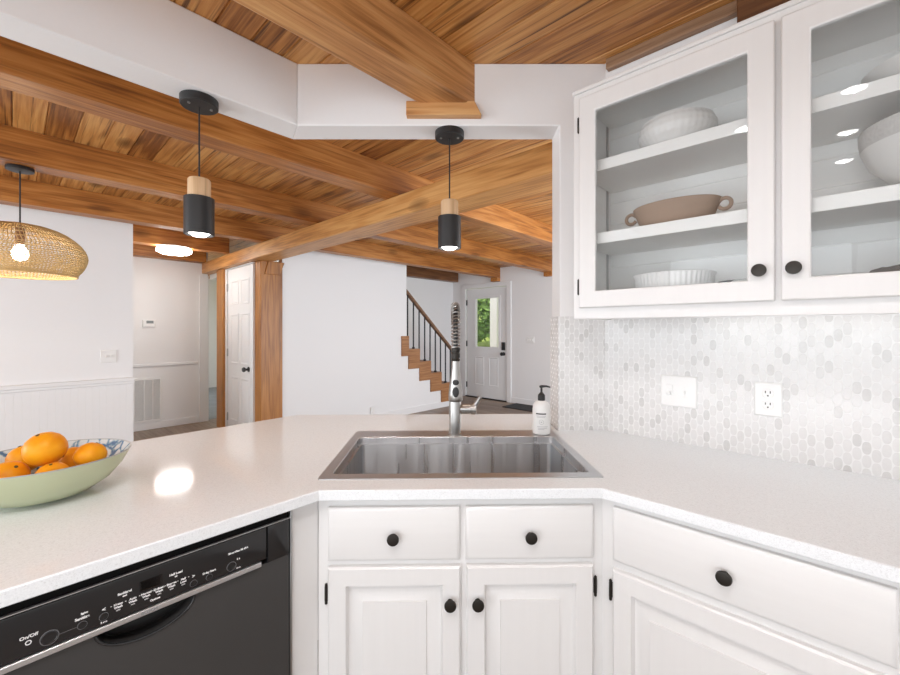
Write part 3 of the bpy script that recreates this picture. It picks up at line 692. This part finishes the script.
M['grey_ink'] = mat('grey ink', (.42, .42, .43), .5)
for a, b, z in ((-.8, .25, .994), (-.75, .2, .989), (-.7, .5, .951), (-.6, .45, .945), (-.6, .1, .940)):
    part('small_print', curved(a, b, z, z+.0016), 'grey_ink', so)
def _emb():
    pts = []
    for i in range(25):
        t = 2*math.pi*i/24; a = -.22+.25*math.cos(t); pts.append((sx+.0371*math.sin(a), sy-.0371*math.cos(a), .9705+.0092*math.sin(t)))
    return MB().tube(pts, .0006, 6)
part('emblem_ring', _emb(), 'grey_ink', so)
part('emblem_mark', curved(-.30, -.14, .969, .9725), 'grey_ink', so)

# ================================================================== FRUIT BOWL
bw = thing('fruit_bowl', 'pale green ceramic bowl with a blue patterned inside holding oranges', 'bowl', 'W', (-1.055, 1.062, .914))
bx, by = -1.055, 1.062
wv = lambda t, h: 1+.03*math.cos(2*(t-.75))
part('outer_glaze', MB().lathe([(.055, .9145), (.060, .917), (.095, .926), (.130, .950), (.154, .980), (.168, 1.008), (.1725, 1.017), (.1715, 1.0185)], (bx, by, 0), 56, fn=wv, cap=False), 'bowl_out', bw, label='pale green outside')
part('inner_glaze', MB().lathe([(.1715, 1.0185), (.1690, 1.0175), (.162, 1.006), (.148, .981), (.124, .953), (.09, .932), (.04, .924), (.002, .923)], (bx, by, 0), 56, fn=wv, cap=False), 'bowl_in', bw, label='white inside with blue pattern')
part('rim', MB().lathe([(.1705, 1.0175), (.1735, 1.0175), (.1730, 1.0200), (.1710, 1.0200), (.1705, 1.0175)], (bx, by, 0), 56, fn=wv, cap=False), mat('grey rim glaze', (.36, .37, .36), .3), bw)
M['stem'] = mat('dry stem', (.09, .07, .03), .8)
def orange():
    t = thing('orange', 'x', 'orange', 'W', (0, 0, 0), 'oranges in the bowl')
    part('peel', MB().lathe([(.0015, .0405), (.006, .0400), (.016, .0385), (.027, .032), (.036, .021), (.0405, .008), (.0415, -.004), (.039, -.017), (.032, -.028), (.022, -.036), (.010, -.0395), (.001, -.040)], n=32), 'orange', t)
    part('stem_button', MB().lathe([(.004, .0398), (.004, .042), (.0015, .0425)], n=8), 'stem', t)
    return t
OR = [((-1.022, 1.030, 1.049), 1.03, (.35, -.15), 'large orange heaped on top of the others in the bowl'),
      ((-.953, 1.082, 1.016), .84, (-.2, .5), 'orange at the right end of the bowl by the blue rim'),
      ((-1.070, .990, .992), .92, (.55, -.5), 'orange showing a dark stem spot at the front left of the bowl'),
      ((-.978, 1.004, .988), .84, (-.2, -.1), 'orange low at the front of the bowl, mostly hidden by the rim'),
      ((-1.140, 1.095, 1.003), .92, (.1, .3), 'orange at the back left of the bowl, behind the stem spotted one'),
      ((-1.035, 1.120, .990), .88, (.3, .9), 'orange peeking out behind the large top one')]
o0 = orange()
for i, (p, s, (ax, ay), lab) in enumerate(OR):
    if i == 0: o = o0
    else:
        o = o0.copy(); COL.objects.link(o)
        for ch in o0.children:
            c2 = ch.copy(); COL.objects.link(c2); c2.parent = o
    o.location = p; o.scale = (s, s, s*.95); o.rotation_euler = (ax, ay, i); o['label'] = lab

# ================================================================== WALL PLATES ON THE TILE (frame R)
yt = UW-.008
t = plate2('dimmer_switch', -.489, -.363, 1.052, 1.172, yt, 'R', 'white double switch plate on the mosaic, left of the outlet')
part('toggle', MB().box(-.468, -.445, yt-.010, yt-.007, 1.095, 1.135).box(-.463, -.451, yt-.020, yt-.008, 1.097, 1.110), 'white_plastic', t, .002)
part('slider', MB().box(-.409, -.401, yt-.0085, yt-.007, 1.09, 1.135).box(-.4085, -.4015, yt-.015, yt-.008, 1.104, 1.116), 'white_plastic', t, .001)
t = plate2('power_outlet', -.192, -.115, 1.056, 1.170, yt, 'R', 'white double outlet on the mosaic, right of the switch plate', 'outlet')
for z in (1.094, 1.133):
    s_ = part('socket', MB().lathe([(.0165, yt-.007), (.0165, yt-.0095), (.0155, yt-.0105), (.001, yt-.0105)], (-.1535, 0, z), 24, 'y'), 'white_plastic', t)
    for dx in (-.0065, .0065): part('slot', MB().box(-.1535+dx-.0014, -.1535+dx+.0014, yt-.0112, yt-.010, z+.001, z+.009), 'dark', s_)
    part('slot', MB().lathe([(.0026, yt-.0102), (.0026, yt-.0112)], (-.1535, 0, z-.007), 12, 'y'), 'dark', s_)

# ================================================================== WALL CABINET (frame R: x = -v, y = u)
c = thing('wall_cabinet', 'white wall cabinet with two glass doors over the mosaic backsplash', 'cabinet', 'R', (-.1, 1.6, 1.39))
X0, X1, ZB, ZT, YF = -.702, .60, 1.388, 2.220, 1.432
part('side_panel', MB().box(X0, X0+.018, YF+.019, UW-.001, ZB, ZT), 'cab_in_lightened', c); part('side_panel', MB().box(X1-.018, X1, YF+.019, UW-.001, ZB, ZT), 'cab_in_lightened', c)
def _back():
    prof = []; z = 1.43
    while z < 2.2: prof += [(z+.002, UW-.018), (z+.085, UW-.018), (z+.0865, UW-.014), (z+.0885, UW-.014)]; z += .0905
    return MB().loft([[(x, y, zz) for zz, y in prof]+[(x, UW-.002, prof[-1][0]), (x, UW-.002, prof[0][0])] for x in (X0+.018, X1-.018)])
part('back_panel', _back(), 'cab_in_lightened', c, smooth=0)
part('top_panel', MB().box(X0+.018, X1-.018, YF+.019, UW-.002, ZT-.02, ZT), 'cab_in_lightened', c)
part('bottom_panel', MB().box(X0+.018, X1-.018, YF+.019, UW-.002, 1.425, 1.443), 'cab_in_lightened', c)
part('face_frame', MB().plate(rect(X0, X1, ZB, ZT), [rect(-.635, -.125, 1.445, 2.165), rect(-.08, .43, 1.445, 2.165)], YF, YF+.02), 'cab', c, .0015)
part('crown', MB().box(X0-.002, X1, YF-.008, UW-.002, ZT, ZT+.014), 'cab_h', c, .003)
for z in (1.966, 1.701):
    part('shelf', MB().box(X0+.02, X1-.02, YF+.022, UW-.02, z-.040, z), 'cab_in_lightened', c, .002)
for x in (X0+.0185,):
    for y in (1.49, 1.70):
        part('shelf_standard', MB().box(x, x+.003, y-.008, y+.008, 1.445, 2.195), 'grey_metal', c)
def gdoor(x0, x1, kx, hx):
    y = YF; i = .061
    o = part('door', MB().plate(rect(x0, x1, 1.428, 2.193), [rect(x0+i, x1-i, 1.487, 2.131)], y-.021, y-.001), 'cab', c, .004)
    part('glass_pane', MB().box(x0+i-.004, x1-i+.004, y-.012, y-.008, 1.483, 2.135), 'glass', o)
    knob(o, kx, y-.020, 1.512, .0175)
    for h in (2.10, 1.505): hinge(o, hx, y-.002, h)
    return o
gdoor(-.672, -.110, -.143, -.678); gdoor(-.097, .465, -.070, .471)
# under-cabinet strip
t = thing('strip_light', 'slim lit strip light under the wall cabinet', 'light', 'R', (.1, 1.66, 1.404))
part('housing', MB().box(-.33, .55, 1.645, 1.680, 1.412, 1.4245), 'white_plastic', t, .002)
part('diffuser', MB().box(-.325, .545, 1.648, 1.677, 1.404, 1.412), 'strip', t, .001)

# ---- dishes on the shelves
def _emb2(t, h): return 1+.012*math.cos(18*t+h*150)*math.cos(18*t-h*150)
pf = []
for i in range(25):
    t_ = i/24; z = .142*t_; r = .088+.062*math.sin(min(1, t_*1.05)*math.pi*.62)-.012*t_*t_*t_; pf.append((r, z))
pf[0] = (.08, 0)
pf += [(pf[-1][0]-.006, .140), (pf[-1][0]-.010, .12), (.10, .03), (.02, .012)]
def lathe_thing(name, label, cat, mt, prof, loc, n=64, fn=None, sx=1, sy=1, group=None):
    t = MB().lathe([(r, z+loc[2]) for r, z in prof], (loc[0], loc[1], 0), n, 'z', True, sx, sy, fn)
    return solo(name, t, mt, 'R', loc, label, cat, group, smooth=50)
lathe_thing('embossed_bowl', 'white embossed serving bowl on the top shelf behind the left glass door', 'bowl', 'dish', [(r*.84, z*.74) for r, z in pf], (-.395, 1.595, 1.9665), 160, _emb2)
g = thing('gratin_dish', 'tan clay oval dish with two loop handles on the middle shelf', 'dish', 'R', (-.395, 1.575, 1.7015))
gx, gy, gz = -.395, 1.575, 1.7015
part('body', MB().lathe([(.085, gz), (.095, gz+.002), (.118, gz+.030), (.134, gz+.068), (.138, gz+.080), (.134, gz+.082), (.128, gz+.074), (.105, gz+.02), (.02, gz+.012)], (gx, gy, 0), 56, sx=1, sy=.68), 'terracotta', g, smooth=50)
for s in (-1, 1):
    part('handle', MB().tube([(gx+s*(.146+.018*math.cos(q)), gy-.004, gz+.056+.018*math.sin(q)) for q in [math.pi*(i/12*1.72-.86)*(1) + (0 if s > 0 else 0) for i in range(13)]], .0062, 10), 'terracotta', g)
lathe_thing('fluted_dish', 'white fluted round baking dish on the bottom shelf behind the left glass door', 'dish', 'dish',
            [(.105, 0), (.112, .004), (.124, .09), (.128, .098), (.122, .100), (.115, .09), (.10, .012), (.02, .008)], (-.405, 1.59, 1.4435), 192, lambda t, h: 1+.012*math.cos(48*t))
lathe_thing('glass_dish', 'small clear glass dish low at the right side of the bottom shelf', 'dish', 'glass', [(.05, 0), (.055, .002), (.07, .052), (.072, .054), (.068, .052), (.05, .006), (.01, .004)], (-.190, 1.53, 1.4435), 40)
bo = thing('footed_bowl', 'white footed bowl with a speckled rim on the middle shelf behind the right door', 'bowl', 'R', (.20, 1.60, 1.7015))
zz = 1.7015
part('bowl', MB().lathe([(.055, zz+.020), (.09, zz+.036), (.128, zz+.078), (.145, zz+.125), (.148, zz+.150), (.141, zz+.150), (.135, zz+.12), (.09, zz+.05), (.02, zz+.04)], (.205, 1.58, 0), 56), 'dish', bo, smooth=50)
part('foot', MB().lathe([(.062, zz), (.064, zz+.004), (.052, zz+.016), (.056, zz+.024)], (.205, 1.58, 0), 40), 'dish', bo)
part('rim_band', MB().lathe([(.1455, zz+.125), (.1495, zz+.150), (.150, zz+.170), (.147, zz+.173), (.142, zz+.17), (.140, zz+.148)], (.205, 1.58, 0), 56, cap=False), paint('speckled grey glaze', (.62, .61, .60), .5, 160, .25, .3), bo)
lathe_thing('shallow_bowl', 'wide shallow white bowl on the top shelf behind the right glass door', 'bowl', 'dish',
            [(.06, 0), (.065, .003), (.11, .026), (.138, .052), (.140, .056), (.134, .054), (.10, .030), (.02, .014)], (.20, 1.59, 1.9665))
M['weave'] = paint('dark brown wicker', (.085, .055, .038), .8, 90, .5, .6)
tb = MB()
for k in range(2):
    pts = [(.215+.125*math.cos(2*math.pi*i/48), 1.585+.125*math.sin(2*math.pi*i/48), 1.4435+.018+.032*k) for i in range(49)]
    tb.tube(pts, [.0165+.002*math.sin(i*2.6) for i in range(49)], 10)
tb.box(.12, .31, 1.49, 1.68, 1.4435, 1.455)
solo('wicker_basket', tb, 'weave', 'R', (.215, 1.585, 1.4435), 'low dark wicker basket at the bottom right behind the right glass door', 'basket')

# ================================================================== CEILING SPOTS above the camera (mirrored in the glass doors)
for i, (u, v) in enumerate(((.095, -.085), (-.485, -.075), (-1.03, -.07), (-.02, .357))):
    t = thing('ceiling_spot', ('first', 'second', 'third', 'fourth')[i]+' round white recessed spot in the kitchen plank ceiling', 'light', 'H', (u, v, 2.503), 'recessed kitchen spots')
    t['label'] = 'round white recessed spot in the kitchen plank ceiling'
    part('ring', MB().lathe([(.058, 2.503), (.060, 2.499), (.056, 2.495), (.046, 2.496), (.046, 2.503)], (u, v, 0), 32, cap=False), 'white_plastic', t)
    part('lens', MB().lathe([(.046, 2.500), (.040, 2.4975), (.001, 2.497)], (u, v, 0), 24), 'can', t)
    spot('spot_glow', 'H', (u, v, 2.4955), 31, (.97, .98, 1), .012, 150)

# ================================================================== OUTSIDE THE ENTRY DOOR
M['lawn'] = paint('sunlit lawn', (.36, .47, .10), .9, 2.5, .35, .2)
M['leaf'] = paint('green leaves', (.26, .44, .10), .6, 3, .5, .1)
M['bark'] = paint('grey bark', (.12, .09, .06), .9, 8, .3, .4)
struct('lawn', MB().loft([[(6.4, y, -.15), (9.5, y, -.1), (26, y, 3.2), (26, y, -1), (6.4, y, -1)] for y in (-6, 22)]), 'lawn')
struct('porch_floor', MB().box(6.37, 8.2, 1.5, 8, -.14, -.02), 'ledger')
solo('porch_post', MB().box(7.72, 7.90, 5.70, 5.90, -.02, 2.6), 'trim', 'H', (7.81, 5.8, -.02), 'white porch post outside the entry door window', 'post', bev=.006)
def leaf_mesh(r, h, zc, n):
    mb = MB()
    for _ in range(n):
        d_ = Vector((random.gauss(0, 1), random.gauss(0, 1), random.gauss(0, 1))).normalized(); f = random.uniform(.55, 1)**.5
        p = Vector((d_.x*r*f, d_.y*r*f, zc+d_.z*h*f)); a = Vector((random.gauss(0, 1), random.gauss(0, 1), random.gauss(0, .6))).normalized(); b = a.orthogonal().normalized(); s = random.uniform(.10, .2)
        mb.face([mb.bm.verts.new(p+v) for v in (a*s, b*s*.55, -a*s, -b*s*.55)])
    return mb
def tree(u, v, z0, r, h, zc, n, label, name='tree'):
    t = thing(name, label, 'tree', 'H', (u, v, z0), 'trees outside the entry door'); t2 = ORG[t.name]
    m1 = leaf_mesh(r, h, zc, n); bmesh.ops.translate(m1.bm, vec=t2, verts=m1.bm.verts); part('foliage', m1, 'leaf', t, smooth=0)
    part('trunk', MB().tube([(u, v, z0), (u+.05, v, z0+zc*.6), (u, v+.05, z0+zc+h*.4)], [.16, .12, .05], 8), 'bark', t)
tree(12.4, 10.4, .35, 1.3, 1.3, 1.75, 2000, 'bushy green tree behind the upper left of the entry door window')
tree(16.8, 11.6, .95, 2.2, 2.0, 2.6, 2600, 'tall green tree farther back behind the entry door window')
tree(16.5, 16.2, .9, 1.7, 1.5, 2.0, 2000, 'green tree at the left edge of the entry door window')
